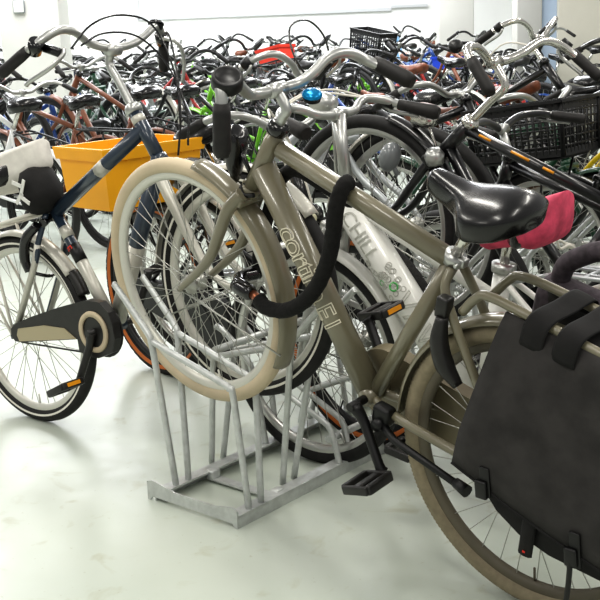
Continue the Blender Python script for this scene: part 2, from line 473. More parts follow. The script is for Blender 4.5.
    for nm, pth in S.get('cables', []):
        c_ = MB(); c_.tube(pth, S.get('cable_r', .0026), 6, k=6); c_.build('brake_cable', nm, root)
    return root

def wrap_text(body, p0, p1, up, rad, size, m, root, name='lettering', outline=False, start=0., shear=0., parent=None, spacing=1., turn=0.):
    """text laid on a tube from p0 to p1 (local), letter tops towards up"""
    cu = bpy.data.curves.new('txt', 'FONT'); cu.body = body; cu.size = size; cu.space_character = spacing
    if outline: cu.fill_mode = 'NONE'; cu.bevel_depth = .0015; cu.bevel_resolution = 1
    else: cu.extrude = .0004
    cu.resolution_u = 3; cu.shear = shear
    to = bpy.data.objects.new('txt', cu); COL.objects.link(to)
    dg = bpy.context.evaluated_depsgraph_get(); me = bpy.data.meshes.new_from_object(to.evaluated_get(dg))
    bpy.data.objects.remove(to); bpy.data.curves.remove(cu)
    if 1:
        bm = bmesh.new(); bm.from_mesh(me); bmesh.ops.triangulate(bm, faces=bm.faces[:])
        for _ in range(3):
            ee = [e for e in bm.edges if e.calc_length() > .009]
            if ee: bmesh.ops.subdivide_edges(bm, edges=ee, cuts=1); bmesh.ops.triangulate(bm, faces=bm.faces[:])
        bm.to_mesh(me); bm.free()
    p0, p1 = Vector(p0), Vector(p1); d = (p1-p0).normalized(); up = Vector(up); up = (up-d*up.dot(d)).normalized(); nn = d.cross(up)
    ys = [v.co.y for v in me.vertices]; ym = (min(ys)+max(ys))/2
    for v in me.vertices:
        a = (v.co.y-ym)/rad+turn; r = rad+.0006+v.co.z
        v.co = p0+d*(start+v.co.x)+nn*(r*math.cos(a))+up*(r*math.sin(a))
    me.materials.clear(); me.materials.append(M[m])
    for p in me.polygons: p.use_smooth = False
    o = bpy.data.objects.new(name, me); COL.objects.link(o); o.parent = parent or root
    return o

# ------------------------------------------------------------------ bicycle rack
def hoop(root, v, gap, kind, side):
    """two bent tubes that hold one wheel; side=+1: the high end is on the far rail, -1: mirrored"""
    for i, dv in enumerate((-gap/2, gap/2)):
        lean = (-.004 if i == 0 else .045)
        def Q(u, z, e=0.): return uv((u if side > 0 else .332-u), v+dv+lean*min(z/.4, 1.3)+e, z)
        m = MB(); r = .0096
        if kind == 'high':
            m.tube([Q(.044, .03), Q(-.006, .40), Q(-.016, .455), Q(-.03, .485), Q(-.145, .60), Q(-.155, .606)], r, 10, k=5)
            m.tube([Q(-.012, .46), Q(.06, .440), Q(.255, .385), Q(.283, .372), Q(.297, .345), Q(.330, .03)], r, 10, k=5)
        else:
            m.tube([Q(.04, .03), Q(.0, .25), Q(-.02, .30), Q(-.10, .37), Q(-.15, .395)], r, 10, k=5)
            m.tube([Q(.0, .27), Q(.06, .25), Q(.27, .16), Q(.30, .14), Q(.315, .11), Q(.335, .03)], r, 10, k=5)
        m.build('hoop', 'galv', root)
def make_rack(label, v0, v1, slots, mat_='galv'):
    root = empty('bicycle_rack', label, 'bicycle rack', 'galvanised bicycle racks', None)
    Mx = Matrix.Rotation(RA, 3, 'Z')
    for u, nm in ((.035, 'base_rail'), (.322, 'base_rail')):
        m = MB(); c = uv(u, (v0+v1)/2, .033); L = v1-v0
        m.box(c, (.042, L, .006), Mx); sg = 1 if u > .2 else -1
        m.box(uv(u+.018*sg, (v0+v1)/2, .0165), (.006, L, .033), Mx)
        m.build(nm, mat_, root)
    m = MB()
    poly = [(-.012, .0), (.0, .0), (.006, .012), (.325, .012), (.331, 0), (.343, 0), (.343, .05), (.33, .058), (.31, .056), (.26, .046), (.10, .046), (.05, .056), (.01, .062), (-.012, .056)]
    n = len(poly); vs = [uv(a, v0-.004, z) for a, z in poly]+[uv(a, v0+.002, z) for a, z in poly]
    m.add(vs, [tuple(range(n)), tuple(reversed(range(n, 2*n)))]+[(i, n+i, n+(i+1) % n, (i+1) % n) for i in range(n)], 0, False)
    m.build('end_plate', mat_, root)
    m = MB()
    m.box(uv(.185, v0+.20, .012), (.27, .034, .005), Mx)
    for u in (.055, .31): m.box(uv(u, v0+.20, .024), (.03, .036, .03), Mx, bev=.006)
    m.build('cross_bracket', mat_, root)
    m = MB(); m.tube([uv(.02, v0+.27, .385), uv(.02, v1-.1, .385)], .0115, 10); m.tube([uv(.29, v0+.46, .10), uv(.29, v1-.1, .10)], .0115, 8); m.build('link_tube', mat_, root)
    for v, k, s in slots: hoop(root, v, .046, k, s)
    return root
make_rack('galvanised steel bicycle rack in front, its end plate bare on the pale floor', 0, 1.18,
          [(.082, 'high', 1), (.272, 'high', -1), (.48, 'low', 1), (.70, 'low', -1), (.89, 'high', 1), (1.09, 'high', -1)])
make_rack('galvanised bicycle rack farther along the row, behind the black saddle', 1.24, 2.42,
          [(1.31, 'high', 1), (1.50, 'high', -1), (1.70, 'low', 1), (1.90, 'high', -1), (2.09, 'high', 1), (2.29, 'low', -1)])

# ------------------------------------------------------------------ the olive bicycle in front
PA = pose(.4964, 2.3347, 2.36108, -.1396, .2726, .352)
SA = dict(R=.352, wb=1.102, frame='olive', ftw=.043, bar_r=.0132, grip_r=[.017,.0195,.0195,.0205,.015], ht=(.823,.893), hb=(.903,.705), bb=(.452,.324), st=(.287,.757), rad=(.0225,.0335,.0195,.0215),
    tt=[(.81,.843),(.294,.763)], dt=[(.866,.778),(.468,.328)], fork_w=.10,
    fork=[(.897,.035,.705),(.93,.050,.655),(.957,.055,.575),(.985,.056,.50),(1.035,.056,.43),(1.102,.056,.352)], fork_r=[.0175,.017,.0155,.0145,.012,.009],
    cs=[(.40,.030,.322),(.355,.043,.33),(.30,.055,.338),(.16,.063,.345)], ssp=[(.275,.018,.752),(.268,.042,.715),(.235,.05,.665),(.18,.055,.59)], ssr=.0105,
    ftire='cream', frim='rim_cream', rtire='tan_tire', rrim='rim_olive', rknob=.0022, tw=.048,
    clamp=(.834,.985), barfull=[(.662,-.29,.992),(.725,-.28,1.005),(.777,-.255,1.02),(.800,-.21,1.042),(.810,-.15,1.042),(.815,-.10,1.01),(.828,-.06,.988),(.834,0,.985),(.845,.06,.984),(.835,.10,1.0),(.81,.16,1.05),(.78,.22,1.085),(.748,.265,1.085),(.728,.28,1.06),(.716,.288,1.0),(.708,.292,.94)],
    hs_m='blackgloss', saddle=dict(nose=(.370,.946), rear=(.108,.966), hw=.102, m='blackleather'),
    fg=(91.5,196), fg_m='olive', rg=(-6,165), rg_m='olive', gw=.064, case='olive_dark', crank=-2.40, pedal_a=-.5, grip_l=.118,
    carrier=(.757,.15,-.36,.068,'olive'), carrier_pts=[(.206,.058,.690),(.178,.062,.735),(.146,.064,.757),(.03,.068,.757),(-.36,.068,.735)],
    stand=((.379,.062,.305),(.088,.125,.317)))
A_ = bike('olive grey city bicycle in front with cream front tyre, front wheel raised in the rack', PA, SA, group=None)
def mb_part(fn, name, m, root, label=None):
    b = MB(); fn(b); return b.build(name, m, root, label)
def bell(root, p, ax, r, m, base='black'):
    b = MB(); b.lathe([(0, .006), (r*.55, .005), (r*.88, .001), (r, -.004), (r*.97, -.008)], p, ax, 20)
    b.lathe([(r*.9, -.012), (r*.85, -.02), (r*.5, -.024), (0, -.024)], p, ax, 16, mi=1)
    return b.build('bell', [m, base], root)
def belltop(b):
    c_, ax_ = (.738,.255,1.092), (-.30,.25,.92); r = .034
    b.lathe([(0, .008), (r*.74, .008), (r*.78, .012), (r*.95, .010), (r, .004), (r, -.016), (r*.8, -.024), (0, -.026)], c_, ax_, 28)
mb_part(belltop, 'bell', 'black', A_)
bell(A_, (.79,-.075,.975), (-.1,.15,1), .025, 'blue_bell', 'black')
def lampA(b):
    b.loft([[(.958+x+r*.55*math.cos(t), r*.8*math.sin(t), .845+z+.012*math.cos(t)) for t in [2*PI*i/14 for i in range(14)]] for x, z, r in ((0,0,.02),(.0,-.004,.038),(.004,-.03,.044),(.006,-.06,.042),(.006,-.095,.033),(.004,-.12,.022),(.0,-.128,.01))])
    b.tube([(.955,0,.80),(.93,0,.775),(.905,0,.745)], .006, 8)
mb_part(lampA, 'headlight', 'blackgloss', A_)
mb_part(lambda b: b.tube([(.90,.0,.722+.0),(.915,.022,.715),(.898,.03,.70),(.872,.02,.706)], .006, 8, k=4), 'cable_tie', 'black', A_)
wrap_text('cortina', (.866,0,.778), (.468,0,.328), (-.75,0,.65),   .0335, .088, 'text_light', A_, outline=True, start=.155, turn=.35, shear=.0, spacing=.82)
wrap_text('E1', (.866,0,.778), (.468,0,.328), (-.75,0,.65), .0335, .072, 'text_light', A_, outline=True, start=.365, turn=.3, shear=.0)
# frame lock on the seat stays
def flock(b):
    b.tube([(.246,.070,.665),(.240,.078,.61),(.215,.080,.56),(.175,.078,.525)], [.014,.021,.022,.012], 12, k=5)
    b.box((.250,.062,.685), (.03,.03,.05), bev=.006)
mb_part(flock, 'ring_lock', 'plastic_dark', A_)

# ------------------------------------------------------------------ pannier on the olive bicycle
def make_pannier():
    root = empty('pannier_bag', 'dark grey double pannier bag with buckled flaps hung over the olive rear carrier', 'bag', None, PA)
    for sg in (1, -1):
        # flap: rows from the carrier edge down, columns front to back
        rows = 12; cols = 16; secs = []
        def fl(i, j, off):
            s = i/rows; t = j/cols
            xf = .092+.012*s; xb = -.40+.0*s
            x = xf+(xb-xf)*t
            zt = .750-.004*t; zb = .408-.055*t-.012*math.sin(PI*t)
            z = zt+(zb-zt)*s
            y = .080+.092*min(1, s*1.3)**.8+.012*math.sin(s*PI)*math.sin(t*9)*(.5)+.010*math.exp(-((t-.22-.2*s)/.06)**2)*math.sin(PI*min(1, s*1.6))
            return (x, sg*(y+off), z)
        vs = []; fs = []
        for off in (0, -.006):
            for i in range(rows+1):
                for j in range(cols+1): vs.append(fl(i, j, off))
        W = cols+1; N = (rows+1)*W
        for i in range(rows):
            for j in range(cols):
                a = i*W+j; fs.append((a, a+1, a+W+1, a+W)); fs.append((N+a, N+a+W, N+a+W+1, N+a+1))
        for i in range(rows):
            for jj in (0, cols): a = i*W+jj; fs.append((a, a+W, N+a+W, N+a))
        for j in range(cols):
            for ii in (0, rows): a = ii*W+j; fs.append((a, a+1, N+a+1, N+a))
        b = MB(); b.add(vs, fs); fo = b.build('flap', 'fabric', root)
        # piping at the flap edge
        b = MB(); b.tube([fl(rows, j, .0) for j in range(cols+1)], .0035, 6); b.build('edge_binding', 'fabric_dark', fo)
        # body
        prof = [(.060,.73),(.058,.66),(.055,.58),(.070,.45),(.066,.41),(.045,.375),(-.005,.332),(-.07,.305),(-.15,.297),(-.27,.31),(-.36,.34),(-.39,.40),(-.395,.58),(-.40,.66),(-.40,.73)]
        b = MB()
        def ring(y, k): return [(-.16+(x+.16)*k, sg*(.074+(y-.074)*min(1., max(.05, (.735-z)/.28))), .5+(z-.5)*k) for x, z in prof]
        b.loft([ring(.078, .9), ring(.085, .98), ring(.11, 1.0), ring(.145, .99), ring(.158, .94)])
        b.build('bag_body', 'fabric_dark', root)
        # buckle straps
        for x0, zt, zb in ((.014, .425, .385), (-.21, .395, .345)):
            b = MB(); b.box((x0, sg*.176, (zt+zb)/2+.006), (.024, .006, zt-zb+.03), Matrix.Rotation(.25, 3, 'Y'), bev=.002)
            b.box((x0+.003, sg*.182, (zt+zb)/2-.012), (.028, .010, .042), Matrix.Rotation(.25, 3, 'Y'), bev=.004); b.build('buckle', 'black', root)
        b = MB(); b.tube([(-.095, sg*.160, .42), (-.098, sg*.166, .36), (-.102, sg*.166, .285)], .017, 8, flat=(1,0,0)); b.box((-.102, sg*.1745, .297), (.006, .002, .004), mi=1); b.build('hanging_strap', ['fabric_dark', 'red'], root)
        b = MB(); b.tube([(-.205, sg*.18, .36), (-.215, sg*.185, .31), (-.22, sg*.184, .25), (-.218, sg*.184, .20)], .006, 6, k=4); b.build('strap_tail', 'black', root)
    # deck between the bags and the two carrier straps
    b = MB()
    b.box((-.19, 0, .742), (.26, .11, .008), bev=.003); b.build('carrier_deck', 'fabric_dark', root)
    for x0 in (.012, -.062):
        b = MB(); w = .027
        P = [(x0, .100, .71), (x0, .094, .752), (x0-.002, .070, .772), (x0-.005, 0, .770), (x0-.008, -.070, .772), (x0-.008, -.094, .752), (x0-.008, -.100, .71)]
        b.tube(P, w, 10, k=4, flat=(1,0,0), fl=.13); b.build('carrier_strap', 'fabric_dark', root)
    return root
make_pannier()
def far_bag():
    root = empty('padded_bag', 'purplish grey padded bag with thick loop handle behind the pannier straps', 'bag', None, PA)
    b = MB()
    secs = []
    for x, k in ((.185,.7),(.175,.95),(.12,1),(-.1,1),(-.30,1),(-.33,.8)):
        secs.append([(x, -.232+.04*k*math.copysign(abs(math.cos(t))**.5, math.cos(t)), .60+.095*k*math.copysign(abs(math.sin(t))**.5, math.sin(t))) for t in [2*PI*i/20 for i in range(20)]])
    b.loft(secs); b.build('bag_body', 'fabric_purple', root)
    b = MB(); b.tube([(.145,-.232,.66),(.140,-.232,.725),(.105,-.232,.765),(.05,-.232,.80),(-.06,-.232,.82),(-.16,-.232,.79),(-.19,-.232,.69)], .023, 12, k=5); b.build('loop_handle', 'fabric_purple', root)
far_bag()

# ------------------------------------------------------------------ locks
lk = empty('chain_lock', 'black sleeved chain lock looped around olive top tube and front wheel', 'lock', None, PA)
b = MB(); rr = [.0205 if i % 2 else .0185 for i in range(40)]
b.tube([(.586,.006,.842),(.585,.030,.834),(.586,.046,.79),(.585,.050,.72),(.592,.052,.65),(.615,.056,.575),(.655,.062,.51),(.71,.066,.466),(.77,.064,.448),(.802,.055,.452)], rr, 12, k=5)
b.build('fabric_sleeve', 'sleeve', lk)
b = MB(); b.tube([(.93,-.07,.43),(.935,-.075,.50),(.92,-.075,.57),(.89,-.065,.66),(.85,-.052,.74),(.79,-.042,.785),(.70,-.042,.775),(.62,-.040,.768),(.60,-.036,.79),(.588,-.022,.815)], .0175, 10, k=5); b.build('fabric_sleeve', 'sleeve', lk)
b = MB(); b.tube([(.80,.055,.452),(.815,.052,.452),(.832,.048,.452)], .012, 10); b.build('lock_link', 'copper', lk)
b = MB(); b.tube([(.832,.048,.452),(.845,.046,.450),(.885,.04,.446),(.90,.035,.444),(.905,.03,.443)], [.014,.021,.022,.022,.012], 14); b.tube([(.90,.03,.443),(.935,-.01,.436),(.93,-.07,.43)], .018, 10, k=4); b.build('lock_cylinder', 'blackgloss', lk)

# ------------------------------------------------------------------ the blue-grey bicycle at left
PB = pose(-.935, 3.8083, -.6843, 0, .2668, .33)
SB = dict(R=.33, wb=1.043, frame='blue_grey', ht=(.776,.906), hb=(.832,.741), bb=(.440,.285), st=(.296,.694), rad=(.0225,.026,.019,.021),
    tt=[(.805,.846),(.312,.690)], dt=[(.838,.752),(.458,.300)], fork_m='silver_paint',
    fork=[(.842,.032,.725),(.868,.044,.663),(.905,.048,.55),(.946,.05,.433),(.985,.052,.37),(1.043,.054,.33)], fork_r=[.019,.019,.0165,.014,.011,.009],
    ftire='rubber', rtire='rubber', frim='rim_cream', rrim='rim_cream', band='white_band', tw=.046,
    clamp=(.754,1.094), stem_bend=True, barfull=[(.593,-.30,1.082),(.67,-.285,1.105),(.735,-.262,1.128),(.768,-.20,1.155),(.765,-.14,1.15),(.745,-.07,1.118),(.754,0,1.10),(.757,.08,1.108),(.757,.14,1.132),(.745,.20,1.16),(.72,.25,1.155),(.68,.285,1.11),(.645,.297,1.045)],
    hs_m='alu', crank_y=.10, cable_r=.0034, saddle=dict(nose=(.305,.905), rear=(.04,.905), hw=.10), ss=True, ssr=.010, ssp=[(.285,.03,.69),(.235,.055,.60),(.20,.06,.54)],
    fg=(25,160), fg_m='silver_paint', rg=(26,165), rg_m='silver_paint', gw=.056, chain=True, crank=-2.1+PI, pedal_a=0.2, crank_m='plastic_dark',
    carrier=(.70,.245,-.2,.062,'offwhite'), lever=None, grip_m='grip', grip_l=.13,
    cables=[('blackgloss',[(.79,-.19,1.095),(.83,-.13,1.15),(.87,-.05,1.165),(.91,.03,1.12),(.93,.05,.97),(.92,.03,.82)]),
            ('blackgloss',[(.80,-.16,1.10),(.83,-.09,1.125),(.87,.0,1.10),(.91,.05,1.0),(.93,.06,.86),(.92,.04,.76)]),
            ('black',[(.72,.24,1.13),(.80,.20,1.12),(.87,.12,.98),(.90,.06,.85),(.88,.03,.74)])])
B_ = bike('dark blue grey bicycle at left with silver forks and chain case, facing the olive one', PB, SB)
def lowtube(b):
    b.tube([(.437,0,.297),(.345,0,.555)], .0205, 14); b.tube([(.462,0,.304),(.64,0,.516)], .0275, 14)
    b.tube([(.42,-.024,.288),(.25,-.047,.305),(.03,-.068,.328)], .0125, 10); b.tube([(.235,-.0565,.60),(.20,-.0615,.54),(.01,-.0675,.335)], .0113, 10); b.tube([(.235,.0565,.60),(.20,.0615,.54),(.01,.0675,.335)], .0113, 10)
mb_part(lowtube, 'lower_frame', 'silver_paint', B_, 'silver painted lower frame tubes')
def sticker(b):
    for a, c in ((.62,.70),):
        pass
    pass
for q in (([(.555,0,.7672),(.60,0,.7815)], .0231), ([(.331,0,.595),(.318,0,.632)], .0203), ([(.7835,0,.884),(.7905,0,.862)], .0216)):
    mb_part(lambda b: b.tube(q[0], q[1], 14), 'sticker', 'silver_paint', B_)
mb_part(lambda b: b.tube([(.362,0,.51),(.341,0,.568)], .0212, 12), 'sticker', 'black', B_)
wrap_text('E', (.345,0,.555), (.437,0,.297), (.9,0,.2), .0213, .034, 'red', B_, start=-.015)
def caseB(b):
    poly = [(.535,.30),(.53,.335),(.50,.372),(.44,.388),(.30,.385),(.15,.375),(.05,.364),(.016,.350),(.008,.328),(.02,.306),(.05,.298),(.20,.285),(.35,.272),(.345,.235),(.37,.215),(.43,.20),(.50,.21),(.53,.25)]
    b.prism(poly, -.088, -.058)
cb = mb_part(caseB, 'chain_case', 'plastic_dark', B_)
mb_part(lambda b: b.prism([(.345,.275),(.30,.315),(.20,.338),(.06,.345),(.045,.325),(.05,.302),(.20,.288)], -.092, -.086), 'case_panel', 'beige_panel', cb, 'beige lower panel')
mb_part(lambda b: b.lathe([(.050,-.094),(.066,-.094),(.068,-.088),(.05,-.086)], (.44,0,.285), (0,1,0), 28, closed=True), 'case_ring', 'cream', cb, 'cream ring around the crank')
def levB(b):
    b.lathe([(0,-.02),(.022,-.02),(.022,.02),(0,.02)], (.728,-.262,1.122), (.6,-.2,.3), 16, mi=1)
    b.box((.765,-.235,1.10), (.07,.02,.025), Matrix.Rotation(.5, 3, 'Y'), mi=1, bev=.006)
    b.tube([(.795,-.22,1.095),(.80,-.235,1.075),(.765,-.262,1.05),(.68,-.275,1.035),(.665,-.278,1.028)], .0068, 8, mi=0, k=4)
hb_ = [o for o in B_.children if o.name.startswith('handlebar')][0]
mb_part(levB, 'brake_lever', ['alu', 'blackgloss'], hb_)
bell(B_, (.735,.225,1.178), (.1,.3,.9), .026, 'blackgloss')
def levB2(b):
    b.tube([(.735,.225,1.13),(.77,.26,1.10),(.74,.30,1.05),(.70,.31,.99)], .0065, 8, mi=0, k=4)
    b.lathe([(0,-.018),(.022,-.018),(.022,.018),(0,.018)], (.70,.268,1.135), (-.4,.35,-.6), 14, mi=1)
mb_part(levB2, 'brake_lever', ['alu', 'blackgloss'], hb_)
def ringB(b):
    b.tube([(.265,-.062,.66),(.20,-.07,.625),(.165,-.068,.57),(.165,-.066,.52)], [.014,.018,.018,.013], 10, k=5)
    b.tube([(.28,-.05,.66),(.265,0,.675),(.28,.05,.66)], .014, 10, k=4); b.tube([(.165,-.066,.52),(.19,0,.49),(.165,.066,.52)], .006, 8, mi=0, k=4)
mb_part(ringB, 'ring_lock', 'blackgloss', B_)
mb_part(lambda b: b.lathe([(.352-.016,-.022),(.353,-.014),(.355,.0),(.353,.014),(.352-.016,.022),(.332,.02),(.347,.0),(.332,-.02)], (0,0,.33), (0,1,0), 8, closed=True, a0=math.radians(12), a1=math.radians(27)), 'mud_flap', 'plastic_dark', B_)

def saddle_cover(label, P, S, m, grow=.010, skirt=.03, name='saddle_cover'):
    root = empty(name, label, 'saddle cover', None, P)
    (nx, nz), (rx, rz), hw = S['nose'], S['rear'], S.get('hw', .105)+grow
    nx += grow; rx -= grow; L = nx-rx; secs = []; n = 28; rnd = random.Random(3)
    for t, wf, th in ((0,.16,.022),(.03,.30,.05),(.12,.36,.062),(.28,.42,.066),(.45,.58,.072),(.60,.82,.08),(.75,1.0,.09),(.86,.97,.085),(.92,.86,.078),(.965,.66,.062),(.99,.42,.045),(1,.2,.03)):
        x = nx-L*t; zt = nz+(rz-nz)*t+grow*1.4; w = hw*wf; loop = []
        for j in range(n):
            a = 2*PI*j/n; cs, s_ = math.cos(a), math.sin(a)
            wr = 1+.05*rnd.uniform(-1, 1)*(s_ < .3)
            loop.append((x, w*wr*math.copysign(abs(cs)**.7, cs), zt+(s_*.018 if s_ > 0 else -(th+skirt*.6)*abs(s_)**.5)-.018-.02*(w*cs/hw)**2*(t > .35)))
        secs.append(loop)
    b = MB(); b.loft(secs); o = b.build('cover_cloth', m, root)
    return root
saddle_cover('crumpled white cover over the saddle of the blue grey bicycle', PB, SB['saddle'], 'white_cloth', .016, .05)
pb = empty('black_pouch', 'black fabric pouch with white print hanging under the white saddle cover', 'bag', None, PB)
b = MB(); secs = []; rn = random.Random(5)
for z, w, dp in ((.845,.018,.03),(.835,.045,.055),(.80,.062,.065),(.76,.072,.07),(.725,.066,.065),(.70,.045,.05),(.69,.02,.03)):
    secs.append([(.275+w*math.cos(t)*(1+.10*rn.uniform(-1,1))-(.85-z)*.0, -.02+dp*math.sin(t)*(1+.1*rn.uniform(-1,1)), z) for t in [2*PI*i/16 for i in range(16)]])
b.loft(secs); b.build('pouch', 'fabric_dark', pb)
b = MB()
for x, z, l, a in ((.262,.80,.05,.5),(.285,.785,.055,-.9),(.255,.755,.05,-.5),(.285,.742,.04,.7)):
    b.box((x, -.095, z), (l, .003, .013), Matrix.Rotation(a, 3, 'Y'))
b.build('print', 'white_paint', pb)

# ------------------------------------------------------------------ white bicycle behind the olive one
PSI = RA+PI
p = uv(1.26, .5); PC = pose(p.x, p.y, PSI, 0, 0, .34)
SC = dict(R=.34, wb=1.05, frame='white_paint', ht=(.905,.875), hb=(.935,.775), bb=(.46,.285), st=(.396,.675), rad=(.02,.046,.025,.024),
    tt=[(.905,.835),(.42,.60)], dt=[(.915,.835),(.50,.315)], fork_m='alu', fork=[(.94,.045,.755),(.985,.058,.60),(1.01,.06,.50),(1.05,.06,.34)], fork_r=[.019,.019,.016,.014],
    ftire='rubber', rtire='rubber', frim='rim_silver', clamp=(.926,1.07), stem_bend=False, stem_r=[.021,.017,.022],
    bar=[(0,0,0),(.004,.08,.004),(.022,.13,.022),(.03,.18,.03),(.01,.235,.022),(-.03,.27,.005),(-.135,.305,-.02)], grip_r=[.016,.017,.019,.022,.016], grip_l=.13,
    lever='right', saddle=dict(nose=(.445,.80), rear=(.235,.88), hw=.082), fg=(72,200), fg_m='white_paint', rg=(20,170), rg_m='silver_paint',
    crank=-.6, hs_m='white_paint', cable_r=.0034, lamp=(.985,0,1.10), lamp_r=.034, lamp_m='alu', carrier=(.70,.20,-.2,.06,'frame_silver'),
    cables=[('offwhite',[(.97,.24,1.08),(1.04,.16,1.09),(1.05,.06,.98),(1.02,.03,.85),(.98,.03,.70)]),('offwhite',[(.97,-.24,1.09),(1.05,-.1,1.13),(1.06,.08,1.08),(1.04,.10,.92),(1.0,.06,.72)]),('offwhite',[(.96,-.2,1.10),(1.08,-.02,1.12),(1.09,.12,1.0),(1.05,.12,.85),(.99,.06,.66)])])
C_ = bike('white bicycle with wide printed down tube standing behind the olive frame', PC, SC)
# printing on the wide tube
dC0, dC1, upC = (.915,0,.835), (.50,0,.315), (-.78,0,.62)
wrap_text('CHILL', dC0, dC1, upC, .046, .062, 'text_grey', C_, start=.05, turn=.2, spacing=.95)
wrap_text('VAV', dC0, dC1, upC, .046, .085, 'text_grey', C_, outline=True, start=.335, turn=.35)
b = MB(); g = MB(); d0 = Vector(dC0); dd = (Vector(dC1)-d0).normalized(); upv = Vector((-.78,0,.62)); upv = (upv-dd*upv.dot(dd)).normalized()
rn = random.Random(2)
for i in range(26):
    s = .20+.13*rn.random(); a = rn.uniform(-.5, .8); n_ = Vector((0,1,0))*math.cos(a)+upv*math.sin(a)
    (g if i == 5 else b).lathe([(.0065,.0462),(.009,.0462),(.009,.0468),(.0065,.0468)], d0+dd*s, n_, 12, closed=True)
b.build('dot_print', 'text_grey', C_)
g.lathe([(.009,.0464),(.014,.0464),(.014,.0472),(.009,.0472)], d0+dd*.305, (Vector((0,1,0))*.95+upv*.3).normalized(), 12, closed=True); g.build('dot_print', 'text_green', C_)
mb_part(lambda b: (b.sphere((1.01,.03,.78), .036, 14), b.lathe([(0,.038),(.016,.036),(.018,.03)], (1.01,.03,.78), (-.55,.8,-.1), 12, mi=1), b.tube([(1.0,.03,.75),(.96,.03,.70)], .018, 8)), 'fork_lamp', ['blackgloss', 'lens'], C_)
saddle_cover('bright pink cloth cover on the white bicycle saddle behind the black saddle', PC, SC['saddle'], 'pink', .014, .03)

# ------------------------------------------------------------------ black bicycle with chrome bars
p = uv(1.2, .9); PD = pose(p.x, p.y, PSI, 0, .31, .345)
SD = dict(R=.345, wb=1.12, frame='frame_black', ht=(.853,.775), hb=(.925,.646), bb=(.45,.30), st=(.33,.70), rad=(.017,.019,.016,.021),
    tt=[(.868,.752),(.34,.712)], dt=[(.905,.685),(.47,.315)], fork=[(.935,.035,.63),(.965,.05,.54),(.995,.054,.46),(1.04,.056,.395),(1.12,.056,.345)],
    ftire='rubber', frim='rim_silver', clamp=(.828,.968), stem_m='chrome', bar_m='chrome', hs_m='chrome', tw=.046,
    barfull=[(.628,-.29,.967),(.69,-.28,.995),(.735,-.26,1.018),(.77,-.22,1.035),(.792,-.17,1.032),(.80,-.10,1.0),(.82,-.05,.975),(.828,0,.968),(.82,.05,.975),(.80,.11,1.0),(.795,.18,1.03),(.785,.24,1.035),(.76,.27,1.02),(.70,.285,.985),(.653,.295,.955)],
    saddle=dict(nose=(.38,.92), rear=(.12,.93)), fg=(88,190), rg=(0,160), case='black', crank=-1.0, lamp=(1.02,0,.735), lamp_m='chrome', lamp_r=.036,
    carrier=(.74,.2,-.25,.065,'frame_black'), lever='right', cables=[('offwhite',[(.80,-.15,1.02),(.90,-.14,.99),(.95,-.1,.85)])])
D_ = bike('black bicycle with chrome handlebar and yellow lined top tube, next beyond the white one', PD, SD)
if 1:
    for t0, t1, a in ((.12,.20,.9),(.34,.46,.9),(.55,.62,.9)):
        p0 = Vector((.868,0,.752)).lerp(Vector((.34,0,.712)), t0); p1 = Vector((.868,0,.752)).lerp(Vector((.34,0,.712)), t1)
        o_ = Vector((0, .0155, .008)); mb_part(lambda b: b.tube([p0+o_, p1+o_], .004, 6), 'yellow_lining', 'amber', D_)
bell(D_, (.822,.25,1.035), (-.1,.5,.8), .02, 'black')
mb_part(lambda b: (b.sphere((1.055,.07,.60), .04, 14, sc3=(.8,1,1.2)), b.tube([(1.05,.06,.58),(1.02,.055,.55)], .008, 6)), 'dynamo_lamp', 'frame_grey', D_)
mb_part(lambda b: b.lathe([(0,-.03),(.026,-.028),(.032,0),(.02,.02),(0,.022)], (.915,.05,.655), (.3,.2,.9), 14), 'crown_cap', 'alu', D_)

# ------------------------------------------------------------------ generic bicycles
DUTCH = [(0,0,0),(.002,.07,.0),(.0,.13,.03),(-.01,.19,.05),(-.04,.245,.05),(-.09,.275,.03),(-.18,.295,-.01)]
FLAT = [(0,0,0),(.0,.10,.005),(-.01,.2,.012),(-.02,.25,.012),(-.04,.32,.008)]
HIGH = [(0,0,0),(.01,.05,.0),(.03,.10,.04),(.03,.17,.075),(-.01,.225,.075),(-.07,.255,.055),(-.17,.275,.02)]
def style(k, **kw):
    base = dict(R=.345, wb=1.10, ht=(.82,.90), hb=(.90,.71), bb=(.45,.30), st=(.29,.72), tt=[(.825,.87),(.30,.74)], dt=[(.875,.76),(.465,.315)], rad=(.0165,.019,.017,.021),
                clamp=(.81,1.0), bar=DUTCH, saddle=dict(nose=(.37,.93), rear=(.10,.945)), fg=(92,195), rg=(-5,165), carrier=(.735,.2,-.26,.065,'black'), case='black', crank=-.9, fg_m='frame_black', rg_m='frame_black')
    if k == 'oma': base.update(tt=[(.83,.85),(.66,.58),(.385,.47)], dt=[(.88,.76),(.70,.47),(.465,.315)], bar=HIGH, clamp=(.80,1.02), st=(.30,.68))
    if k == 'city': base.update(tt=[(.845,.82),(.34,.60)], bar=DUTCH, case=None, frim='rim_silver', lever=True, fg_m='silver_paint', rg_m='silver_paint')
    if k == 'mtb': base.update(R=.335, wb=1.06, ht=(.83,.86), hb=(.86,.76), tt=[(.83,.84),(.33,.66)], dt=[(.85,.78),(.465,.31)], st=(.33,.66), clamp=(.86,.94), bar=FLAT, fg=None, rg=None, carrier=None, case=None, tw=.052, lever=True, stem_bend=False, saddle=dict(nose=(.40,.90), rear=(.14,.91), hw=.08))
    if k == 'kid': base.update(R=.255, wb=.86, ht=(.62,.70), hb=(.68,.54), bb=(.36,.25), st=(.24,.54), tt=[(.64,.62),(.30,.42)], dt=[(.66,.57),(.37,.26)], clamp=(.60,.82), bar=HIGH, saddle=dict(nose=(.30,.70), rear=(.06,.71), hw=.09), carrier=None)
    base.update(kw); return base
ROW1 = 'bicycles in the front rack row'
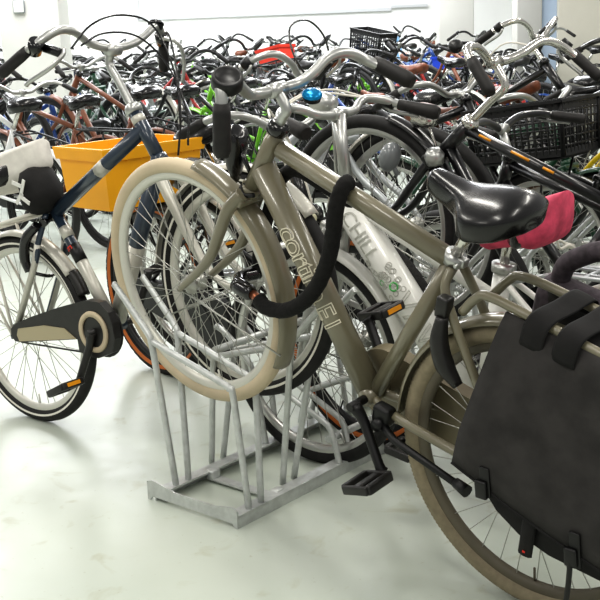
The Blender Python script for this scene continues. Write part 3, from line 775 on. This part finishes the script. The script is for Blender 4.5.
def rackbike(label, u, v, d, S, high=True, wbk=None, hi=True, tilt=None, psi_off=0., lean=0., group=None):
    """d=+1: front wheel towards the far rail (like the olive one); u,v = front hub"""
    R = S.get('R', .345); wb = S['wb']; psi = (PSI if d > 0 else RA)+psi_off
    t = (.27 if high else 0.) if tilt is None else tilt
    f = uv(u, v); L = wb*math.cos(t)
    x, y = f.x-L*math.cos(psi), f.y-L*math.sin(psi)
    return bike(label, pose(x, y, psi, lean, t, R), S, hi=hi, group=group)
# second bicycle on the left side: orange side-walled tyres, wheel low
rackbike('black bicycle with orange side-walled tyres that carries the orange crate', .24, .71, -1,
    style('opa', wb=1.13, ftire='knobby', rtire='knobby', side='orange_wall', fknob=.003, rknob=.003, frame='frame_black', frim='rim_black', rrim='rim_black', fg=None, rg=None, tw=.05, saddle=dict(nose=(.47,.85), rear=(.22,.86)), st=(.34,.64), tt=[(.825,.87),(.36,.62)], carrier=(.672,.2,-.26,.065,'black'), cables=[('black',[(.83,.2,.95),(.93,.1,.97),(.95,0,.85),(.9,0,.7)])]), high=False, psi_off=-.148)
S3 = style('city', cable_r=.0038, frame='frame_silver', saddle=dict(nose=(.40,.90), rear=(.14,.915)), bar=HIGH, clamp=(.80,.95), carrier=(.735,.2,-.28,.075,'black'), cables=[('blackgloss',[(.77,.21,1.0),(.80,.16,1.09),(.82,.06,1.14),(.84,-.07,1.11),(.87,-.12,1.0),(.88,-.06,.88)])])
rackbike('silver bicycle beyond the orange crate, its handlebar with looping black cables', .16, 1.12, -1, S3, psi_off=.02)
SCR = style('opa', R=.30, frame='frame_black', clamp=(.78,.93)); RCR = rackbike('black upright bicycle whose front carrier holds the black crate', .26, 1.86, -1, SCR, tilt=.13)
mb_part(lambda b: (b.tube([(.93,.12,.645),(1.26,.12,.645),(1.26,-.12,.645),(.93,-.12,.645),(.93,.12,.645)], .006, 8), b.tube([(1.2,.12,.645),(1.10,.07,.30)], .005, 6), b.tube([(1.2,-.12,.645),(1.10,-.07,.30)], .005, 6), b.tube([(.93,0,.645),(.88,0,.70)], .006, 6), b.tube([(1.05,.12,.645),(1.05,-.12,.645)], .005, 6)), 'front_carrier', 'black', RCR)
# right side
rackbike('black low bicycle with curved black bar ending just before the black crate', .20, 1.29, 1, style('mtb', R=.335, frame='frame_black', bar_m='frame_black', clamp=(.86,.955), bar=[(0,0,0),(.0,.06,.02),(-.005,.12,.035),(-.02,.20,.035),(-.05,.26,.025),(-.15,.30,.01)]), high=False)
rackbike('black bicycle with curved chrome bar at right edge in front of the beige wall', .16, 2.80, -1, style('opa', frame='frame_black', bar_m='chrome', stem_m='chrome', bar=HIGH, clamp=(.81,1.02), lever=True))
rackbike('black step-through bicycle with brown tyre beyond the pink saddle cover', .20, 2.08, 1, style('oma', frame='frame_black', ftire='brown_tire', rtire='brown_tire', frim='rim_silver'), high=False)
rackbike('yellow green bicycle at right edge mostly hidden behind the black crate', .13, 2.46, 1, style('oma', frame='frame_yellow', frim='rim_silver'))

# ------------------------------------------------------------------ crates
def crate(name, label, mw, L, W, Hh, m, taper=.04, lattice=False, group=None, rim=.012, cat='crate', ribs=True):
    root = empty(name, label, cat, group, mw); t = .005
    def loop(k, z, o=0.): return [(sx*(L/2*k+o), sy*(W/2*k+o), z) for sx, sy in ((-1,-1),(1,-1),(1,1),(-1,1))]
    k0 = 1-taper*2
    b = MB()
    if not lattice:
        outer = [loop(k0, 0), loop(k0+(1-k0)*.8, Hh*.8), loop(k0+(1-k0)*.8, Hh*.8, rim*.8), loop(1, Hh*.97, rim), loop(1, Hh, rim), loop(1, Hh, -.004), loop(k0+(1-k0)*.5, Hh*.5, -t), loop(k0, t, -t)]
        b.loft(outer, sm=False)
        if ribs:
            for i in range(7):
                x = -L/2*.86+L*.86*i/6
                for sy in (-1, 1): b.box((x*.96, sy*(W/2*.972+.004), Hh*.86), (.004, .012, Hh*.16))
            b.build('tub', m, root)
    else:
        b.box((0, 0, .004), (L*k0, W*k0, .008))
        b.build('bottom', m, root)
        for a, ln, wd in ((0, L, W), (PI, L, W), (PI/2, W, L), (-PI/2, W, L)):
            Rz = Matrix.Rotation(a, 3, 'Z'); p_ = MB(); nx_ = int(ln/.028)
            def at(x, z, e=0.): kk = k0+(1-k0)*z/Hh; return Rz@Vector((x*kk, -wd/2*kk-e, z))
            for i in range(nx_+1):
                x = -ln/2+ln*i/nx_; p_.tube([at(x, .01), at(x, Hh*.99)], .0045, 4)
            nz_ = int(Hh/.03)
            for i in range(nz_+1):
                z = .008+(Hh-.016)*i/nz_; p_.tube([at(-ln/2, z), at(ln/2, z)], .0045, 4)
            for z0, z1 in ((Hh*.84, Hh), (0.0, Hh*.13)):
                p_.box((at(0, z0)+at(0, z1))/2, (ln*(k0+(1-k0)*(z0+z1)/2/Hh), .006, z1-z0), Rz)
            p_.box(at(0, Hh, .006), (ln+.02, .016, .012), Rz)
            for sx in (-1, 1): p_.tube([at(sx*ln/2, 0), at(sx*ln/2, Hh)], .010, 4)
            p_.build('side_panel', m, root)
    return root
cq = uv(-.91, .82, .690)
cm_ = Matrix.Translation(cq) @ Matrix.Rotation(RA+PI/2-.05, 4, 'Z')
crate('orange_crate', 'bright orange plastic crate on a rear carrier behind the blue grey top tube', cm_, .47, .27, .225, 'orange', .05)
pl = MB(); pl.box(uv(-.96, .82, .6835), (.16, .34, .011), Matrix.Rotation(RA, 3, 'Z'), bev=.004)
tag(pl.build('wooden_plank', 'wood'), 'brown wooden plank under the orange crate', 'plank')
bpy.context.view_layer.update()
cm_ = RCR.matrix_world @ Matrix.Translation((1.105, 0, .652))
crate('black_crate', 'black perforated plastic crate on a front carrier at right, above the pink cover', cm_, .40, .30, .20, 'crate_black', .03, lattice=True)

# ------------------------------------------------------------------ rows of bicycles behind
protos = {}
def proto(k):
    if k not in protos:
        q = style(k); q['clamp'] = (q['clamp'][0], q['clamp'][1]-.05); q['bar'] = {'oma': HIGH, 'opa': DUTCH, 'city': DUTCH}.get(k, q['bar']); protos[k] = bike('x', Matrix.Identity(4), q, hi=False)
    return protos[k]
def copy_tree(o, parent=None):
    c = o.copy(); COL.objects.link(c)
    if parent is not None: c.parent = parent; c.matrix_parent_inverse = o.matrix_parent_inverse.copy()
    for ch in list(o.children): copy_tree(ch, c)
    return c
CF, CP, CRO, CH = 1138.563, .240266, -.038923, 1.328864
def project(q):
    fw = Vector((0, math.cos(CP), -math.sin(CP))); up = Vector((0, math.sin(CP), math.cos(CP))); rt = Vector((1,0,0))
    r2 = rt*math.cos(CRO)+up*math.sin(CRO); u2 = -rt*math.sin(CRO)+up*math.cos(CRO)
    d = Vector(q)-Vector((0, 0, CH)); z = d.dot(fw); return 300+CF*d.dot(r2)/z, 300-CF*d.dot(u2)/z, z
FR = [('black','frame_black')]*9+[('grey','frame_grey'),('blue','frame_blue'),('pale blue','frame_lblue'),('red','frame_red'),('lime green','frame_green'),('brown','frame_brown'),('white','frame_white'),('grey','frame_grey'),('silver','frame_silver'),('dark green','frame_dgreen')]
STY = [('oma','step-through bicycle'),('opa','upright bicycle'),('city','city bicycle'),('mtb','mountain bicycle'),('oma','step-through bicycle'),('kid','child bicycle')]
SAD = [('black','blackleather')]*5+[('brown','brown_leather'),('grey','plastic_dark')]
def setmat(o, m):
    for s in o.material_slots[:1]: s.link = 'OBJECT'; s.material = M[m]
rng = random.Random(11)
used = set(); first = {}
ROWS = [(-4.3, -1.2, 9.4, .46, 'second row'), (-8.6, 3.6, 13.6, .48, 'third row'), (-12.4, 8.5, 16., .5, 'last row')]
cand = []
for u0, va, vb, dv, rname in ROWS:
    v = va; i = 0
    while v < vb:
        for d in (1, -1):
            hz = (i+(d > 0)) % 2 == 0; fc = rng.choice(FR); st_ = rng.choice(STY); sd_ = rng.choice(SAD); jit = rng.uniform(-.03, .03); ln = rng.uniform(-.03, .03); ps = rng.uniform(-.04, .04)
            cand.append((u0, v+(0 if d > 0 else dv*.5)+jit, d, hz, fc, st_, sd_, ln, ps, rname))
        v += dv; i += 1
# extra bicycles at the near row's left side, beyond the detailed ones
for v in (2.3, 3.25, 3.7, 4.15):
    cand.append((.16, v, -1, rng.random() < .5, rng.choice(FR), rng.choice(STY[:5]), rng.choice(SAD), 0, rng.uniform(-.05, .05), 'front row'))
placed = []; bgl = []
for (u0, v, d, hz, fc, st_, sd_, ln, ps, rname) in cand:
    k = st_[0]; S = style(k); R = S['R']; wb = S['wb']
    t = .19 if hz else 0.
    f = uv(u0+(.16 if d < 0 else .17), v); psi = (PSI if d > 0 else RA)+ps; L = wb*math.cos(t)
    x, y = f.x-L*math.cos(psi), f.y-L*math.sin(psi)
    ctr = Vector(((x+f.x)/2, (y+f.y)/2, .7)); px, py, dz = project(ctr)
    half = .55*CF/dz
    if rng.random() < .3 and 330 < px < 490: fc = rng.choice((('blue','frame_blue'),('pale blue','frame_lblue'),('silver','frame_silver')))
    if rng.random() < .25 and 160 < px < 235: fc = ('lime green','frame_green')
    if rname == 'second row' and 30 < px < 125 and d > 0: fc = ('brown','frame_brown'); st_ = STY[1]; k = 'opa'
    if px < 130: sd_ = SAD[0]
    if dz < 4 or px < -half*.7 or px > 600+half*.7 or ctr.y > 18.2: continue
    placed.append((rname, px, dz, (x, y, psi, ln, t, R), k, fc, st_, sd_))
ORD = ['first','second','third','fourth','fifth','sixth','seventh','eighth','ninth','tenth','eleventh','twelfth','thirteenth','fourteenth','fifteenth','sixteenth','seventeenth','eighteenth','nineteenth','twentieth']
import collections
cnt = collections.Counter(); tot = collections.Counter((p_[0], p_[5][0], p_[6][1], p_[7][0]) for p_ in placed)
placed.sort(key=lambda p_: (p_[0], p_[1]))
for rname, px, dz, ps_, k, fc, st_, sd_ in placed:
    key = (rname, fc[0], st_[1], sd_[0]); i = cnt[key]; cnt[key] += 1
    lab = f'{fc[0]} {st_[1]} with {sd_[0]} saddle, '
    lab += f'the only such one in {rname}' if tot[key] == 1 else f'{ORD[i]} such from left in {rname}'
    p0 = proto(k)
    if k in first: r = copy_tree(p0)
    else: r = p0; first[k] = 1
    x, y, psi, ln, t, R = ps_
    r.matrix_world = pose(x, y, psi, ln, t, R)
    r['label'] = lab; r['category'] = 'bicycle'; r['group'] = f'bicycles in the {rname}'
    rb_ = rng.random() < .5; gb_ = rng.random() < .5
    bgl.append((rname, dz, r, k))
    for ch in r.children:
        s = ch.name.split('.')[0]
        if s in ('frame', 'fork'): setmat(ch, fc[1])
        elif s == 'saddle': setmat(ch, sd_[1])
        elif s.endswith('wheel') and rb_: ch.material_slots[1].link = 'OBJECT'; ch.material_slots[1].material = M['rim_black']
        elif s == 'handlebar' and gb_: setmat(ch, 'frame_black')
        elif s.endswith('mudguard') and fc[0] not in ('silver',) and k in ('oma', 'opa', 'kid'): setmat(ch, fc[1])
bpy.context.view_layer.update(); taken = set()
for (tx, d0, d1, m_, nm, lab, lat) in ((468, 7, 12, 'crate_blue', 'blue_crate', 'deep blue crate on a front carrier among the distant bicycles near the pillar', False), (374, 7, 11, 'crate_black', 'wire_basket', 'black lattice basket on a front carrier among the distant bicycles', True), (276, 10, 14, 'crate_red', 'red_crate', 'red crate on a distant front carrier seen behind the olive bicycle handlebar', False)):
    best = None
    for q in bgl:
        if q[3] == 'kid' or q[2].name in taken or not (d0 < q[1] < d1): continue
        f_ = q[2].matrix_world @ Vector((1.08, 0, .9)); x_ = project(f_)[0]
        if best is None or abs(x_-tx) < best[0]: best = (abs(x_-tx), q[2], q[3])
    r = best[1]; taken.add(r.name); hx = style(best[2])['wb']
    mb_part(lambda b: (b.tube([(hx-.16,.12,.79),(hx+.16,.12,.79),(hx+.16,-.12,.79),(hx-.16,-.12,.79),(hx-.16,.12,.79)], .007, 6), b.tube([(hx+.1,.12,.79),(hx,.07,.345)], .006, 5), b.tube([(hx+.1,-.12,.79),(hx,-.07,.345)], .006, 5)), 'front_carrier', 'black', r)
    crate(nm, lab, r.matrix_world @ Matrix.Translation((hx+.01, 0, .798)), *((.34, .25, .22) if lat else (.26, .20, .12)), m_, .04, lattice=lat)
print('BG bikes', len(placed))
# crates and baskets carried by the bicycles behind
def onrow(u, v, z, yaw=0.): p_ = uv(u, v, z); return Matrix.Translation(p_) @ Matrix.Rotation(RA+yaw, 4, 'Z')
def atpx(px, py, dep):
    fw = Vector((0, math.cos(CP), -math.sin(CP))); up = Vector((0, math.sin(CP), math.cos(CP))); rt = Vector((1,0,0))
    r2 = rt*math.cos(CRO)+up*math.sin(CRO); u2 = -rt*math.sin(CRO)+up*math.cos(CRO)
    d = fw+r2*((px-300)/CF)+u2*((300-py)/CF); d = d*(dep/d.y); return Vector((0, 0, CH))+d

WL = [(0.946, 4.1, 0.565), (0.954, 4.112, 0.513), (0.969, 4.124, 0.475), (1.006, 4.136, 0.485), (1.032, 4.148, 0.458), (1.007, 4.16, 0.425), (0.963, 4.172, 0.423), (0.948, 4.184, 0.461), (0.973, 4.196, 0.493), (1.014, 4.208, 0.473)]
cl = empty('cable_lock', 'white coiled cable lock hanging from the rack behind the pink saddle cover', 'lock')
b = MB(); b.tube(WL, .0055, 8, k=6); b.build('cable', 'offwhite', cl)
b = MB(); b.tube([Vector(WL[-1])+Vector((-.012,0,0)), Vector(WL[-1])+Vector((.025,0,-.01))], .011, 10); b.build('lock_barrel', 'offwhite', cl)
# ------------------------------------------------------------------ room
f = MB(); f.add([(-14,-4,0),(14,-4,0),(14,22,0),(-14,22,0)], [(0,1,2,3)], 0, False)
fm = bpy.data.materials.new('floor_paint'); fm.use_nodes = True; nt = fm.node_tree; pb_ = nt.nodes['Principled BSDF']
tc = nt.nodes.new('ShaderNodeTexCoord')
def noise(sc_, det=6, dist=0.):
    n = nt.nodes.new('ShaderNodeTexNoise'); n.inputs['Scale'].default_value = sc_; n.inputs['Detail'].default_value = det; n.inputs['Distortion'].default_value = dist
    nt.links.new(tc.outputs['Object'], n.inputs['Vector']); return n
n1 = noise(.9, 4); n2 = noise(9, 8, .6); n3 = noise(55, 3)
def ramp(n, a, b, ca, cb):
    r = nt.nodes.new('ShaderNodeValToRGB'); r.color_ramp.elements[0].position = a; r.color_ramp.elements[1].position = b
    r.color_ramp.elements[0].color = (*ca, 1); r.color_ramp.elements[1].color = (*cb, 1); nt.links.new(n.outputs['Fac'], r.inputs['Fac']); return r
def mixm(a, b, fac=1.):
    m = nt.nodes.new('ShaderNodeMixRGB'); m.blend_type = 'MULTIPLY'; m.inputs['Fac'].default_value = fac
    nt.links.new(a.outputs['Color'], m.inputs['Color1']); nt.links.new(b.outputs['Color'], m.inputs['Color2']); return m
r1 = ramp(n1, .35, .65, (.52,.57,.50), (.60,.64,.575)); r2 = ramp(n2, .60, .78, (1,1,1), (.80,.76,.66)); r3 = ramp(n3, .68, .74, (1,1,1), (.72,.68,.58))
mm = mixm(mixm(r1, r2), r3, .5); nt.links.new(mm.outputs['Color'], pb_.inputs['Base Color'])
rr_ = ramp(n2, .3, .7, (.30,.30,.30), (.42,.42,.42)); nt.links.new(rr_.outputs['Color'], pb_.inputs['Roughness'])
M['floor'] = fm; struct(f, 'floor', 'floor')
mk('wall', (238,238,236), .8, 0, .03, 1.5); mk('pillar', (188,187,181), .8, 0, .04, 2); mk('pillar_blue', (180,196,216), .8); mk('beige_wall', (206,202,188), .85, 0, .04, 2); mk('trimm', (196,198,200), .6)
w = MB(); w.box((0, 19.6, 1.9), (28, .2, 3.8)); struct(w, 'wall_back', 'wall')
w = MB(); w.box((-12.2, 9, 1.9), (.2, 26, 3.8)); struct(w, 'wall_left', 'wall')
w = MB(); w.box((5.2, 13.2, 1.9), (4.4, .3, 3.8)); struct(w, 'wall_right', 'beige_wall')
def pillar(nm, x, y, sx, sy, m='pillar'):
    w = MB(); w.box((x, y, 1.9), (sx, sy, 3.8), bev=.01); struct(w, nm, m)
pillar('pillar_left', -2.42, 11.2, .56, .5)
pillar('pillar_middle', 2.0, 14.2, .42, .4)
pillar('pillar_right', 2.68, 13.2, .28, .3)
pillar('pillar_pale', 2.915, 13.25, .18, .25, 'pillar_blue')
w = MB(); w.box((-.4, 19.46, 1.46), (4.2, .05, .05)); w.box((-2.5, 19.46, 2.6), (.05, .05, 2.3)); w.box((2.0, 19.46, 1.5), (.6, .05, .04)); struct(w, 'trim_1', 'trimm')
wp = MB(); wp.box((-2.50, 10.93, 1.555), (.11, .03, .12), bev=.012); wp.box((-2.50, 10.913, 1.555), (.09, .006, .10), bev=.008, mi=1)
tag(wp.build('wall_box', ['frame_grey', 'white_paint']), 'small white box with grey outline mounted on the left pillar', 'switch box')
# ------------------------------------------------------------------ light
wd = bpy.data.worlds.new('World'); sc.world = wd; wd.use_nodes = True
bg = wd.node_tree.nodes['Background']; bg.inputs['Color'].default_value = (1.0, .99, .965, 1); bg.inputs['Strength'].default_value = .30
def area(nm, loc, sx, sy, e, col=(1,.97,.9), rot=(0,0,0)):
    l = bpy.data.lights.new(nm, 'AREA'); l.shape = 'RECTANGLE'; l.size = sx; l.size_y = sy; l.energy = e; l.color = col
    o = bpy.data.objects.new(nm, l); COL.objects.link(o); o.location = loc; o.rotation_euler = rot; return o
for i, y in enumerate((.6, 3.2, 6.0)):
    for x in (-2.6, -.2, 2.4): area('ceiling_lamp_and_fill', (x, y, 3.1), .25, 1.6, 21, rot=(0,0,.3))
for y in (9.5, 13, 16.5):
    for x in (-6, -2.4, 1.2): area('ceiling_lamp_and_fill', (x, y, 3.3), 1.6, 2.2, 110, (.96,.98,1))  # added fill lights that brighten the far rows and back wall, not fixtures
# ------------------------------------------------------------------ camera
cd = bpy.data.cameras.new('camera'); co = bpy.data.objects.new('camera', cd); COL.objects.link(co); sc.camera = co
cd.sensor_width = 36; cd.lens = CF/600*36; cd.clip_start = .05
fw = Vector((0, math.cos(CP), -math.sin(CP))); up = Vector((0, math.sin(CP), math.cos(CP))); rt = Vector((1,0,0))
r2 = rt*math.cos(CRO)+up*math.sin(CRO); u2 = -rt*math.sin(CRO)+up*math.cos(CRO)
co.matrix_world = Matrix(((r2.x,u2.x,-fw.x,0),(r2.y,u2.y,-fw.y,0),(r2.z,u2.z,-fw.z,CH),(0,0,0,1)))
cd.dof.use_dof = False
sc.view_settings.view_transform = 'Standard'; sc.view_settings.look = 'Medium High Contrast'; sc.view_settings.exposure = 0.42
